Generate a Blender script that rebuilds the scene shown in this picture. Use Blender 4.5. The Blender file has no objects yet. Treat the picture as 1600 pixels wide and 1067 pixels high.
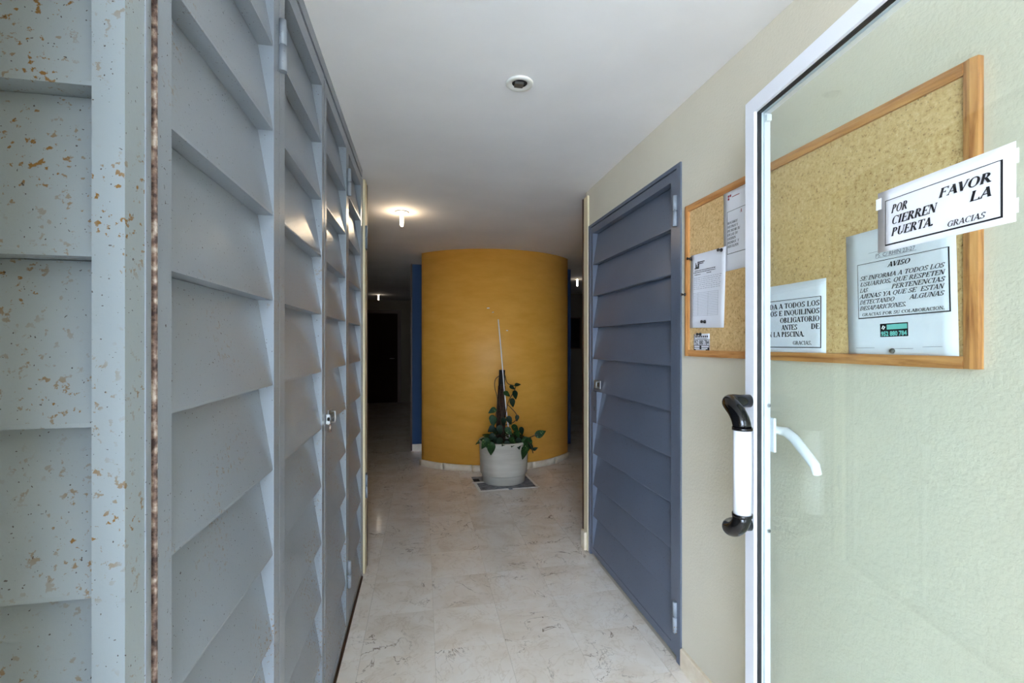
import bpy, math, random
from mathutils import Vector, Matrix

S = bpy.context.scene
COL = S.collection
R = random.Random(7)

# ------------------------------------------------------------------ camera
F_PX, VPX, VPY, EYE = 711.0, 660.0, 537.0, 1.40
YAW = math.atan((800 - VPX) / F_PX)
cam = bpy.data.cameras.new('camera')
cam.sensor_width = 36.0
cam.lens = F_PX / 1600 * 36
cam.shift_y = 3.5 / 1600
cam.clip_start = 0.02
camo = bpy.data.objects.new('camera', cam)
COL.objects.link(camo)
camo.location = (0, 0, EYE)
camo.rotation_euler = (math.pi / 2, 0, -YAW)
S.camera = camo

# ------------------------------------------------------------------ world (overcast daylight behind the viewer) and exposure
w = bpy.data.worlds.new('world')
S.world = w
w.use_nodes = True
bg = w.node_tree.nodes['Background']
bg.inputs[0].default_value = (0.64, 0.79, 1.0, 1)
bg.inputs[1].default_value = 25.0
S.view_settings.view_transform = 'Standard'
S.view_settings.look = 'None'
S.view_settings.exposure = 0.0
S.view_settings.gamma = 1.0
S.view_settings.use_curve_mapping = False
S.cycles.max_bounces = 14
S.cycles.diffuse_bounces = 8
S.cycles.transparent_max_bounces = 16

# ------------------------------------------------------------------ helpers
class MB:
    def __init__(s):
        s.v = []; s.f = []; s.sm = []
    def add(s, vs, fs, smooth=False):
        o = len(s.v)
        s.v += [tuple(p) for p in vs]
        s.f += [tuple(i + o for i in f) for f in fs]
        s.sm += [smooth] * len(fs)
        return s
    def box(s, x0, x1, y0, y1, z0, z1):
        vs = [(x, y, z) for z in (z0, z1) for y in (y0, y1) for x in (x0, x1)]
        return s.add(vs, [(0, 2, 3, 1), (4, 5, 7, 6), (0, 1, 5, 4), (2, 6, 7, 3), (0, 4, 6, 2), (1, 3, 7, 5)])
    def prism(s, poly, z0, z1, smooth_n=0):
        """vertical prism over an (x, y) polygon given counter-clockwise"""
        n = len(poly)
        vs = [(x, y, z0) for x, y in poly] + [(x, y, z1) for x, y in poly]
        s.add(vs, [tuple(range(n - 1, -1, -1)), tuple(range(n, 2 * n))])
        o = len(s.v) - 2 * n
        for i in range(n):
            j = (i + 1) % n
            s.f.append((o + i, o + j, o + n + j, o + n + i)); s.sm.append(i < smooth_n)
        return s
    def extr(s, prof, a, b, axis='y'):
        """closed (p, z) profile extruded along an axis from a to b"""
        n = len(prof)
        mk = (lambda p, t: (p[0], t, p[1])) if axis == 'y' else (lambda p, t: (t, p[0], p[1]))
        vs = [mk(p, a) for p in prof] + [mk(p, b) for p in prof]
        fs = [tuple(range(n)), tuple(range(2 * n - 1, n - 1, -1))]
        fs += [(i, n + i, n + (i + 1) % n, (i + 1) % n) for i in range(n)]
        return s.add(vs, fs)
    def tube(s, pts, r, n=10, caps=True):
        pts = [Vector(p) for p in pts]
        rs = r if isinstance(r, (list, tuple)) else [r] * len(pts)
        vs = []; prev = None
        for i, p in enumerate(pts):
            t = (pts[min(i + 1, len(pts) - 1)] - pts[max(i - 1, 0)]).normalized()
            if prev is None:
                a = Vector((0, 0, 1)) if abs(t.z) < .9 else Vector((1, 0, 0))
                u = t.cross(a).normalized()
            else:
                u = (prev - t * prev.dot(t)).normalized()
            prev = u
            q = t.cross(u)
            for k in range(n):
                an = 2 * math.pi * k / n
                vs.append(p + (u * math.cos(an) + q * math.sin(an)) * rs[i])
        fs = []
        for i in range(len(pts) - 1):
            for k in range(n):
                k2 = (k + 1) % n
                fs.append((i * n + k, i * n + k2, (i + 1) * n + k2, (i + 1) * n + k))
        o = len(s.v)
        s.add(vs, fs, True)
        if caps:
            s.f.append(tuple(o + k for k in range(n - 1, -1, -1))); s.sm.append(False)
            s.f.append(tuple(o + (len(pts) - 1) * n + k for k in range(n))); s.sm.append(False)
        return s
    def lathe(s, prof, c=(0, 0, 0), n=40, smooth=True):
        vs = []
        for r, z in prof:
            for k in range(n):
                a = 2 * math.pi * k / n
                vs.append((c[0] + r * math.cos(a), c[1] + r * math.sin(a), c[2] + z))
        fs = []
        for i in range(len(prof) - 1):
            for k in range(n):
                k2 = (k + 1) % n
                fs.append((i * n + k, i * n + k2, (i + 1) * n + k2, (i + 1) * n + k))
        return s.add(vs, fs, smooth)
    def mesh(s, name, mat):
        me = bpy.data.meshes.new(name)
        me.from_pydata(s.v, [], s.f)
        for p, k in zip(me.polygons, s.sm):
            p.use_smooth = k
        if mat: me.materials.append(mat)
        me.validate(); me.update()
        return me
    def build(s, name, mat, parent=None, **kw):
        return link(name, s.mesh(name, mat), parent, **kw)

def link(name, data, parent=None, label=None, cat=None, group=None, kind=None):
    o = bpy.data.objects.new(name, data)
    COL.objects.link(o)
    if parent: o.parent = parent
    return tag(o, label, cat, group, kind)

def tag(o, label=None, cat=None, group=None, kind=None):
    if label: o['label'] = label
    if cat: o['category'] = cat
    if group: o['group'] = group
    if kind: o['kind'] = kind
    return o

def empty(name, loc=(0, 0, 0), **kw):
    o = link(name, None, None, **kw)
    o.empty_display_size = .05
    o.location = loc
    return o

def place(o, M):
    o.matrix_world = M
    return o

# ------------------------------------------------------------------ materials
def srgb(r, g, b):
    f = lambda c: (c / 255 / 12.92) if c / 255 <= .04045 else ((c / 255 + .055) / 1.055) ** 2.4
    return (f(r), f(g), f(b), 1)

class NT:
    def __init__(s, name):
        s.m = bpy.data.materials.new(name); s.m.use_nodes = True
        s.t = s.m.node_tree; s.b = s.t.nodes['Principled BSDF']
        s.out = s.t.nodes['Material Output']
    def n(s, ty, **kw):
        k = s.t.nodes.new(ty)
        for a, b in kw.items():
            if a.startswith('_'): k.inputs[int(a[1:]) if a[1:].isdigit() else a[1:]].default_value = b
            else: setattr(k, a, b)
        return k
    def l(s, a, b): s.t.links.new(a, b)
    def pos(s): return s.n('ShaderNodeNewGeometry').outputs['Position']
    def noise(s, vec, scale, detail=4, rough=.55, dist=0):
        k = s.n('ShaderNodeTexNoise')
        k.inputs['Scale'].default_value = scale; k.inputs['Detail'].default_value = detail
        k.inputs['Roughness'].default_value = rough; k.inputs['Distortion'].default_value = dist
        s.l(vec, k.inputs['Vector']); return k.outputs['Fac']
    def ramp(s, fac, stops):
        k = s.n('ShaderNodeValToRGB'); e = k.color_ramp.elements
        while len(e) < len(stops): e.new(.5)
        for el, (p, c) in zip(e, stops):
            el.position = p; el.color = c if len(c) == 4 else (*c, 1)
        s.l(fac, k.inputs[0]); return k.outputs[0]
    def math(s, op, a, b):
        k = s.n('ShaderNodeMath', operation=op)
        for i, x in enumerate((a, b)):
            if isinstance(x, (int, float)): k.inputs[i].default_value = x
            else: s.l(x, k.inputs[i])
        return k.outputs[0]
    def mix(s, fac, a, b, mode='MIX'):
        k = s.n('ShaderNodeMix', data_type='RGBA', blend_type=mode)
        for i, x in ((0, fac), (6, a), (7, b)):
            if isinstance(x, (int, float, tuple)): k.inputs[i].default_value = x
            else: s.l(x, k.inputs[i])
        return k.outputs[2]
    def bump(s, h, strength, dist=.01):
        k = s.n('ShaderNodeBump'); k.inputs['Strength'].default_value = strength
        k.inputs['Distance'].default_value = dist
        s.l(h, k.inputs['Height']); s.l(k.outputs[0], s.b.inputs['Normal'])
    def set(s, col=None, rough=None, metal=None, spec=None):
        if col is not None:
            if isinstance(col, tuple): s.b.inputs['Base Color'].default_value = col
            else: s.l(col, s.b.inputs['Base Color'])
        if rough is not None:
            if isinstance(rough, (int, float)): s.b.inputs['Roughness'].default_value = rough
            else: s.l(rough, s.b.inputs['Roughness'])
        if metal is not None: s.b.inputs['Metallic'].default_value = metal
        if spec is not None: s.b.inputs['Specular IOR Level'].default_value = spec
        return s.m

def plain(name, col, rough=.5, metal=0, spec=None):
    return NT(name).set(col, rough, metal, spec)

BLACK, WHITE = (0, 0, 0, 1), (1, 1, 1, 1)

def steel_paint(name, col, patch_lo, fleck_lo, rust=srgb(122, 92, 52), fleck=110, rough=.27, low_k=.12, ps=4.5):
    t = NT(name); p = t.pos()
    sp = t.n('ShaderNodeSeparateXYZ'); t.l(p, sp.inputs[0])
    low = t.math('MULTIPLY', t.math('SUBTRACT', 1.25, sp.outputs[2]), low_k)      # more rust towards the foot
    patch = t.ramp(t.math('ADD', t.noise(p, ps, 3), low), [(patch_lo, BLACK), (patch_lo + .16, WHITE)])
    fl = t.ramp(t.noise(p, fleck, 3, .6), [(fleck_lo, BLACK), (fleck_lo + .05, WHITE)])
    fac = t.math('MULTIPLY', patch, fl)
    pits = t.ramp(t.noise(p, 230, 1), [(.735, BLACK), (.75, WHITE)])
    tone = t.ramp(t.noise(p, 1.7, 3), [(.3, tuple(c * .93 for c in col[:3])), (.7, tuple(min(1, c * 1.06) for c in col[:3]))])
    c = t.mix(fac, tone, rust)
    c = t.mix(t.math('MULTIPLY', pits, .8), c, srgb(60, 42, 32))
    t.bump(t.noise(p, 160, 2), .05, .004)
    return t.set(c, rough)

M = {}
M['steel'] = steel_paint('grey_blue_steel_paint', srgb(132, 138, 146), .57, .59)
M['steel_rusty'] = steel_paint('rust_freckled_steel_paint', srgb(140, 147, 151), .42, .59, fleck=95, low_k=0.02, ps=8)
M['steel_dark'] = steel_paint('slate_blue_steel_paint', srgb(92, 99, 113), .60, .66, rust=srgb(70, 52, 45), fleck=95)
M['rust'] = NT('rusted_edge')
_t = M['rust']; M['rust'] = _t.set(_t.ramp(_t.noise(_t.pos(), 60, 4), [(.40, srgb(58, 40, 35)), (.52, srgb(128, 104, 92)), (.64, srgb(188, 172, 158))]), .8)
M['steel_bright'] = plain('zinc_steel', srgb(150, 150, 147), .35, .85)
M['gap'] = plain('dark_gap', srgb(26, 25, 26), .8)

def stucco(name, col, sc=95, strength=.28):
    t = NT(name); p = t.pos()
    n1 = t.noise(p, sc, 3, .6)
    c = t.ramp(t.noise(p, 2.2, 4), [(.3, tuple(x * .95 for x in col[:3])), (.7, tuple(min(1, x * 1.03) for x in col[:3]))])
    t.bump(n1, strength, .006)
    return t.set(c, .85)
M['stucco'] = stucco('cream_stucco', srgb(214, 205, 185))
M['ceiling'] = stucco('white_ceiling_paint', srgb(236, 233, 232), 30, .06)
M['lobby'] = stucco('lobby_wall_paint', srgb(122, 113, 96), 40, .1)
M['jamb'] = plain('cream_jamb_paint', srgb(218, 203, 168), .55)
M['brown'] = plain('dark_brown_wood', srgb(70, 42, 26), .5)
def yellow():
    t = NT('ochre_wall_paint'); p = t.pos()
    k = t.n('ShaderNodeMapping'); k.inputs['Scale'].default_value = (1, 1, 3.2); t.l(p, k.inputs[0])
    c = t.ramp(t.noise(k.outputs[0], 3.5, 6, .6), [(.3, srgb(232, 166, 62)), (.7, srgb(243, 182, 82))])
    t.bump(t.noise(p, 55, 3), .12, .004)
    return t.set(c, .5)
M['yellow'] = yellow()
M['blue'] = plain('blue_wall_paint', srgb(36, 70, 110), .7)
M['skirt'] = NT('beige_marble_skirting')
_t = M['skirt']; M['skirt'] = _t.set(_t.ramp(_t.noise(_t.pos(), 9, 5, .6, .6), [(.3, srgb(214, 196, 170)), (.7, srgb(232, 219, 198))]), .25)

def marble():
    t = NT('cream_marble')
    info = t.n('ShaderNodeObjectInfo').outputs['Random']
    off = t.n('ShaderNodeVectorMath', operation='ADD')
    cmb = t.n('ShaderNodeCombineXYZ')
    t.l(t.math('MULTIPLY', info, 37.0), cmb.inputs[0]); t.l(t.math('MULTIPLY', info, 91.0), cmb.inputs[1])
    t.l(t.pos(), off.inputs[0]); t.l(cmb.outputs[0], off.inputs[1])
    p = off.outputs[0]
    base = t.ramp(t.noise(p, 3.5, 6, .62, .5), [(.28, srgb(224, 208, 190)), (.5, srgb(238, 227, 214)), (.72, srgb(245, 238, 230))])
    ab = t.math('ABSOLUTE', t.math('SUBTRACT', t.noise(p, 3.2, 5, .6, 1.6), .5), 0)
    vein = t.ramp(ab, [(0, WHITE), (.010, BLACK)])
    msk = t.ramp(t.noise(p, 3.0, 2), [(.48, BLACK), (.62, WHITE)])
    c = t.mix(t.math('MULTIPLY', t.math('MULTIPLY', vein, msk), .85), base, srgb(104, 76, 46))
    ab2 = t.math('ABSOLUTE', t.math('SUBTRACT', t.noise(p, 7, 4, .6, 1.2), .5), 0)
    c = t.mix(t.math('MULTIPLY', t.ramp(ab2, [(0, WHITE), (.02, BLACK)]), .22), c, srgb(170, 140, 100))
    v = t.n('ShaderNodeHueSaturation'); v.inputs['Saturation'].default_value = 1
    t.l(t.math('ADD', t.math('MULTIPLY', info, .05), .955), v.inputs['Value']); t.l(c, v.inputs['Color'])
    rg = t.math('ADD', t.math('MULTIPLY', t.noise(t.pos(), 5, 3), .08), .07)
    return t.set(v.outputs[0], rg, spec=.55)
M['marble'] = marble()
M['grout'] = plain('tile_joint', srgb(190, 178, 160), .8)
M['paving'] = plain('pale_outdoor_paving', srgb(205, 202, 196), .8)

def cork():
    t = NT('cork'); p = t.pos()
    c = t.ramp(t.noise(p, 110, 4, .7), [(.28, srgb(150, 108, 62)), (.42, srgb(206, 168, 112)), (.60, srgb(220, 186, 132)), (.78, srgb(236, 210, 162))])
    sp = t.ramp(t.noise(p, 190, 1), [(.70, BLACK), (.73, WHITE)])
    c = t.mix(t.math('MULTIPLY', sp, .6), c, srgb(84, 54, 28))
    t.bump(t.noise(p, 150, 3), .25, .003)
    return t.set(c, .9)
M['cork'] = cork()
def pine(name, axis):
    t = NT(name); k = t.n('ShaderNodeMapping')
    k.inputs['Scale'].default_value = (60, 4, 60) if axis == 'y' else (60, 60, 4)
    t.l(t.pos(), k.inputs[0])
    c = t.ramp(t.noise(k.outputs[0], 1.0, 4, .6, .8), [(.3, srgb(150, 92, 46)), (.5, srgb(196, 136, 78)), (.7, srgb(214, 158, 98))])
    return t.set(c, .45)
M['pine_h'] = pine('pine_along', 'y'); M['pine_v'] = pine('pine_upright', 'z')
M['paper'] = plain('white_paper', srgb(232, 232, 238), .7)
M['ink'] = plain('black_ink', srgb(22, 22, 26), .6)
M['ink_grey'] = plain('grey_print', srgb(120, 120, 132), .7)
M['ink_red'] = plain('red_print', srgb(150, 40, 48), .6)
M['teal'] = plain('turquoise_print', srgb(120, 200, 190), .6)
M['pin'] = plain('black_pin_plastic', srgb(20, 20, 22), .3)
M['pin_steel'] = plain('steel_pin', srgb(120, 120, 118), .3, .8)
M['alu'] = plain('white_lacquered_aluminium', srgb(238, 238, 244), .3)
M['gasket'] = plain('black_rubber_gasket', srgb(24, 23, 27), .5)
M['blackplastic'] = plain('glossy_black_plastic', srgb(7, 7, 9), .14)
M['whiteplastic'] = plain('white_plastic', srgb(242, 242, 246), .25)
def glass():
    t = NT('clear_door_glass')
    tr = t.n('ShaderNodeBsdfTransparent'); tr.inputs[0].default_value = (.945, .985, .978, 1)
    gl = t.n('ShaderNodeBsdfGlossy'); gl.inputs['Roughness'].default_value = 0.0
    lw = t.n('ShaderNodeLayerWeight'); lw.inputs[0].default_value = .5
    fr = t.math('ADD', t.math('MULTIPLY', t.math('POWER', lw.outputs['Facing'], 5.0), .95), .045)
    mx = t.n('ShaderNodeMixShader')
    t.l(fr, mx.inputs[0]); t.l(tr.outputs[0], mx.inputs[1]); t.l(gl.outputs[0], mx.inputs[2])
    t.l(mx.outputs[0], t.out.inputs[0])
    return t.m
M['glass'] = glass()
def emit(name, col, st):
    t = NT(name); e = t.n('ShaderNodeEmission'); e.inputs[0].default_value = col; e.inputs[1].default_value = st
    t.l(e.outputs[0], t.out.inputs[0]); return t.m
M['lamp'] = emit('glowing_lamp_tube', (1, .78, .52, 1), 110)
M['lamp_weak'] = emit('dim_lamp_tube', (1, .85, .66, 1), 14)
M['lampring'] = plain('white_lamp_ring', srgb(225, 222, 214), .4)
M['darkdoor'] = plain('dark_wood_door', srgb(40, 24, 16), .7, 0, .1)
M['darkpanel'] = plain('black_panel', srgb(18, 18, 18), .4)
def potmat():
    t = NT('pale_grey_plastic_pot'); k = t.n('ShaderNodeMapping'); k.inputs['Scale'].default_value = (2, 2, 14); t.l(t.pos(), k.inputs[0])
    c = t.ramp(t.noise(k.outputs[0], 1.5, 4), [(.3, srgb(180, 172, 158)), (.7, srgb(200, 193, 180))])
    return t.set(c, .45)
M['pot'] = potmat()
def leafmat():
    t = NT('variegated_leaf'); p = t.pos()
    k = t.n('ShaderNodeTexCoord')
    n = t.noise(p, 38, 4, .6, 1.2)
    c = t.ramp(n, [(.30, srgb(18, 40, 18)), (.58, srgb(34, 64, 26)), (.63, srgb(50, 84, 34)), (.69, srgb(176, 186, 120))])
    return t.set(c, .5, spec=.2)
M['leaf'] = leafmat()
M['leaf_dark'] = plain('dark_green_leaf', srgb(18, 38, 20), .5, 0, .2)
M['stem'] = plain('brown_vine', srgb(64, 48, 28), .6)
_t = NT('coir_pole'); _p = _t.pos(); _t.bump(_t.noise(_p, 120, 4), .9, .01)
M['coir'] = _t.set(_t.ramp(_t.noise(_p, 60, 4), [(.3, srgb(30, 18, 12)), (.7, srgb(74, 48, 32))]), .9)
M['soil'] = plain('dark_soil', srgb(30, 24, 18), .95)
def news():
    t = NT('newsprint'); k = t.n('ShaderNodeMapping'); k.inputs['Scale'].default_value = (9, 60, 1); t.l(t.pos(), k.inputs[0])
    c = t.ramp(t.noise(k.outputs[0], 1.6, 3), [(.44, srgb(92, 94, 102)), (.60, srgb(178, 178, 180))])
    return t.set(c, .8)
M['news'] = news()
M['newswhite'] = plain('newspaper_margin', srgb(232, 228, 222), .8)

# ------------------------------------------------------------------ main dimensions
ADDED_PORCH = -1.6                              # outer edge of an added, unseen porch; depth shaped for the daylight falloff
XL, XR, HC = -.355, 1.105, 2.44          # metal cupboard face, right wall, ceiling
YF, YE = .634, 2.90                       # cupboard front, end of the corridor
SL0, SLP = .06, .2065                     # lowest slat edge, slat pitch
DEP = .036                                # slat recess

# ------------------------------------------------------------------ floor: slab and marble tiles
fl = MB().box(-3.2, 3.6, .2, 11.4, -.14, -.0016).build('floor', M['grout'], label='polished cream marble tiled floor of the hallway', cat='floor', kind='structure')
MB().box(-3.2, 3.6, 6.03, 11.4, -.0016, 0).build('far_paving', M['marble'], fl)
P = .327
xs = [.056 + P * k for k in range(-9, 11)]
ys = [2.43 + P * k for k in range(-7, 12)]
full = MB().box(.0006, P - .0006, .0006, P - .0006, -.0016, 0).mesh('tile', M['marble'])
for j in range(len(ys) - 1):
    y0, y1 = ys[j], ys[j + 1]
    if y0 > 5.9: continue
    lob = y0 > 2.75
    lo, hi = (-2.2, 3.3) if lob else (-.36, 1.10)
    for i in range(len(xs) - 1):
        x0, x1 = xs[i], xs[i + 1]
        if x1 <= lo + .02 or x0 >= hi - .02: continue
        if not lob and (x0 < lo or x1 > hi):
            a, b = max(x0, lo), min(x1, hi)
            MB().box(a + .001, b - .001, y0 + .001, y1 - .001, -.0016, 0).build('tile', M['marble'], fl)
        else:
            o = link('tile', full, fl); o.location = (x0, y0, 0)
MB().box(-9, 9, -12, .2, -.14, 0).build('ground', M['paving'], label='pale paved ground outside the entrance', cat='ground', kind='structure')

# ------------------------------------------------------------------ ceiling and walls
MB().box(-3.2, 3.6, ADDED_PORCH, 11.4, HC, HC + .12).build('ceiling', M['ceiling'], label='smooth white painted ceiling', cat='ceiling', kind='structure')
DY0, DY1, DZ = 1.795, 2.90, 2.19          # opening of the right steel door
wr = MB()
wr.box(XR, XR + .16, ADDED_PORCH, DY0, 0, HC).box(XR, XR + .16, DY0, DY1, DZ, HC).box(XR + .10, XR + .16, DY0, DY1, 0, DZ)
wr.box(XR, 3.6, 2.90, 2.97, 0, HC)
wr.box(.25, XR, ADDED_PORCH, ADDED_PORCH + .15, 0, HC)  # unseen end wall, added to keep daylight out of the left passage
wr.build('wall_right', M['stucco'], label='cream textured stucco wall on the right of the corridor, plus an added porch end wall', cat='wall', kind='structure')
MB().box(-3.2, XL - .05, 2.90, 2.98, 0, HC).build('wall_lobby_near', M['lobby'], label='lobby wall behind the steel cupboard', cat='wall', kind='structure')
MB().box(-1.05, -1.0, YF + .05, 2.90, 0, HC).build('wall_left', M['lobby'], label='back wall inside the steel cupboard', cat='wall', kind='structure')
MB().box(-1.25, -1.06, ADDED_PORCH + .15, YF + .05, 0, HC).box(-1.059, -.325, -.06, .19, 0, HC).build('wall_added_pier', M['stucco'], label='added unseen stucco wall and pier that keep daylight off the louvred panel', cat='wall', kind='structure')  # unseen side wall and pier, added to shade the louvred panel
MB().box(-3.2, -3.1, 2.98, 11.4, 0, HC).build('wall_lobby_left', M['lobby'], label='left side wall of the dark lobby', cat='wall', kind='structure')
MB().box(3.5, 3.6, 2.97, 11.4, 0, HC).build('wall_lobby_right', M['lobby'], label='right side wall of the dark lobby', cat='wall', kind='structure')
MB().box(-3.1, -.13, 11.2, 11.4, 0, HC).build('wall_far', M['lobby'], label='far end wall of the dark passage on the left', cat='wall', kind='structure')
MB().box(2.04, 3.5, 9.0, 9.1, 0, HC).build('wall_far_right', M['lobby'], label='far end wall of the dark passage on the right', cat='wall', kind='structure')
core = MB().box(-.13, 2.04, 6.1, 11.2, 0, HC).build('wall_blue', M['blue'], label='blue painted wall set back behind the ochre curved wall', cat='wall', kind='structure')
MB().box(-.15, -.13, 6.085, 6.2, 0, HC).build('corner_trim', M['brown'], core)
MB().box(-.145, 0.0, 6.088, 6.1, 0, .085).build('skirting', M['skirt'], core)

# curved ochre wall
CX, CY, CR = .865, 6.06, 1.135
A0, A1 = math.radians(219.7), math.radians(321.2)
N = 48
arc = [(CX + CR * math.cos(A0 + (A1 - A0) * i / N), CY + CR * math.sin(A0 + (A1 - A0) * i / N)) for i in range(N + 1)]
cw = MB().prism(arc + [(arc[-1][0], 6.1), (arc[0][0], 6.1)], 0, HC, N).build('wall_curved', M['yellow'], label='convex ochre yellow curved wall behind the potted plant', cat='wall', kind='structure')
npc = 6
for k in range(npc):
    a0 = A0 - .02 + (A1 - A0 + .04) * k / npc; a1 = A0 - .02 + (A1 - A0 + .04) * (k + 1) / npc - .003
    o_, i_ = [], []
    for q in range(9):
        a = a0 + (a1 - a0) * q / 8
        o_.append((CX + (CR + .014) * math.cos(a), CY + (CR + .014) * math.sin(a)))
        i_.append((CX + (CR - .004) * math.cos(a), CY + (CR - .004) * math.sin(a)))
    MB().prism(o_ + i_[::-1], 0, .072 + .002 * (k % 2), 8).build('skirting_tile', M['skirt'], cw)
for ang, z, sx in ((262, 1.79, .03), (264.6, 1.745, .018), (272.5, 1.545, .022)):
    a = math.radians(ang)
    m = MB().box(-sx / 2, sx / 2, -.002, .002, -.005, .005).build('paint_chip', M['ceiling'], cw)
    m.location = (CX + CR * math.cos(a), CY + CR * math.sin(a), z); m.rotation_euler = (0, R.uniform(-.2, .2), a + math.pi / 2)

# cream jambs with dark brown strips behind them at the end of the corridor
tj = MB().box(XL - .04, XL + .012, 2.89, 2.985, 0, 2.40).build('trim_1', M['jamb'], label='cream door jamb at the far end of the steel cupboard', cat='jamb', kind='structure')
MB().box(XL - .04, XL + .014, 2.986, 3.01, 0, 2.40).build('brown_strip', M['brown'], tj)
for z in (2.05, .53):
    m = MB(); m.box(XL + .012, XL + .017, 2.90, 2.95, z - .07, z + .07)
    m.tube([(XL + .02, 2.90, z - .07), (XL + .02, 2.90, z - .002)], .007, 10).tube([(XL + .02, 2.90, z + .002), (XL + .02, 2.90, z + .07)], .007, 10)
    m.build('hinge', M['steel'], tj)
tk = MB().box(XR - .012, XR + .02, 2.915, 2.985, 0, 2.40).build('trim_2', M['jamb'], label='cream door jamb beyond the slate louvred door', cat='jamb', kind='structure')
MB().box(XR - .014, XR + .02, 2.986, 3.01, 0, 2.40).build('brown_strip', M['brown'], tk)
MB().box(XR - .03, XR - .012, 2.93, 3.0, 0, .12).build('skirting_block', M['skirt'], tk)
bb = MB().extr([(XR, 0), (XR, .085), (XR - .012, .085), (XR - .015, .08), (XR - .015, 0)], ADDED_PORCH, 1.785).build('baseboard_right', M['skirt'], label='beige marble baseboard along the right stucco wall', cat='baseboard', kind='structure')

# ------------------------------------------------------------------ steel louvred leaves
def slat_prof(sgn, x, z0, z1):
    """wedge slat: proud bottom edge, recessed top; sgn=+1 faces +x"""
    return [(x - sgn * .002, z0), (x - sgn * .002, z0 + .005), (x - sgn * DEP, z1), (x - sgn * (DEP + .004), z1), (x - sgn * (DEP + .004), z0), ]

def louvred_leaf(name, sgn, X, y0, y1, sy0, sy1, z0, z1, nsl, mat, label):
    """leaf in a plane x = X, facing sgn; slats between sy0 and sy1"""
    root = empty(name, (X, (y0 + y1) / 2, 0), label=label, cat='door', kind='structure')
    inv = Matrix.Translation((-X, -(y0 + y1) / 2, 0))
    def part(nm, mb, mt=mat, par=None):
        mb.v = [tuple(inv @ Vector(p)) for p in mb.v]
        return mb.build(nm, mt, par or root)
    xb = X - sgn * (DEP + .006)
    a, b = min(X, xb), max(X, xb)
    part('stile', MB().box(a, b, y0, sy0, z0, z1)); part('stile', MB().box(a, b, sy1, y1, z0, z1))
    part('bottom_rail', MB().box(a, b, sy0, sy1, z0, SL0 - .001)); zt = SL0 + SLP * nsl
    part('top_rail', MB().box(a, b, sy0, sy1, zt + .001, z1))
    xk = xb - sgn * .004
    part('back_sheet', MB().box(min(xb, xk), max(xb, xk), y0 + .005, y1 - .005, z0 + .005, z1 - .005))
    return root, part, nsl

def slats(part, sgn, X, sy0, sy1, nsl, notch=None):
    for k in range(nsl):
        a, b = sy0 + .0005, sy1 - .0005
        if notch and notch[0] == k: b = notch[1]
        pr = slat_prof(sgn, X, SL0 + SLP * k, SL0 + SLP * (k + 1) - .001)
        if sgn < 0: pr = pr[::-1]
        part('slat', MB().extr(pr, a, b))

def barrel(part, x, y, z, h, r=.009, mt=None):
    part('hinge', MB().tube([(x, y, z - h / 2), (x, y, z - .0015)], r, 12).tube([(x, y, z + .0015), (x, y, z + h / 2)], r * .95, 12)
         .tube([(x, y, z - .003), (x, y, z + .003)], r * .7, 10), *( [mt] if mt else []))

leaves = [
    ('door_1', .702, 1.243, .739, 1.200, 'grey-blue steel louvred cupboard leaf nearest the entrance, widest in view'),
    ('door_2', 1.246, 1.775, 1.289, 1.742, 'grey-blue steel louvred cupboard leaf second from the entrance'),
    ('door_3', 1.790, 2.310, 1.822, 2.272, 'grey-blue steel louvred cupboard leaf with the hasp latch'),
    ('door_4', 2.313, 2.842, 2.345, 2.800, 'grey-blue steel louvred cupboard leaf next to the cream jamb'),
]
parts = {}
for nm, y0, y1, a, b, lab in leaves:
    root, part, n = louvred_leaf(nm, 1, XL, y0, y1, a, b, .035, 2.385, 11, M['steel'], lab)
    slats(part, 1, XL, a, b, n)
    parts[nm] = part
for nm, y, z in (('door_2', 1.2445, 2.155), ('door_2', 1.2445, .27), ('door_4', 2.3115, 2.18), ('door_4', 2.3115, .285)):
    barrel(parts[nm], XL + .008, y, z, .13, .010)
# rusty edge of the first leaf
parts['door_1']('rusted_edge', MB().box(XL - .007, XL + .001, .6985, .7018, .035, 2.385), M['rust'])
# hasp latch on the third leaf
pl = parts['door_3']
lt = pl('latch_plate', MB().box(XL, XL + .004, 1.84, 1.90, 1.09, 1.145), M['steel_bright'])
pl('latch_bolt', MB().tube([(XL + .012, 1.80, 1.118), (XL + .012, 1.905, 1.118)], .007, 10).box(XL + .002, XL + .016, 1.80, 1.815, 1.10, 1.135), M['steel_bright'], lt)
pl('latch_staple', MB().tube([(XL, 1.865, 1.098), (XL + .022, 1.865, 1.098), (XL + .024, 1.865, 1.112), (XL + .022, 1.865, 1.137), (XL, 1.865, 1.137)], .004, 8), M['steel_bright'], lt)
pl('latch_hook', MB().tube([(XL + .012, 1.815, 1.11), (XL + .014, 1.815, 1.09), (XL + .014, 1.818, 1.066)], .0035, 8), M['rust'], lt)

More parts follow.
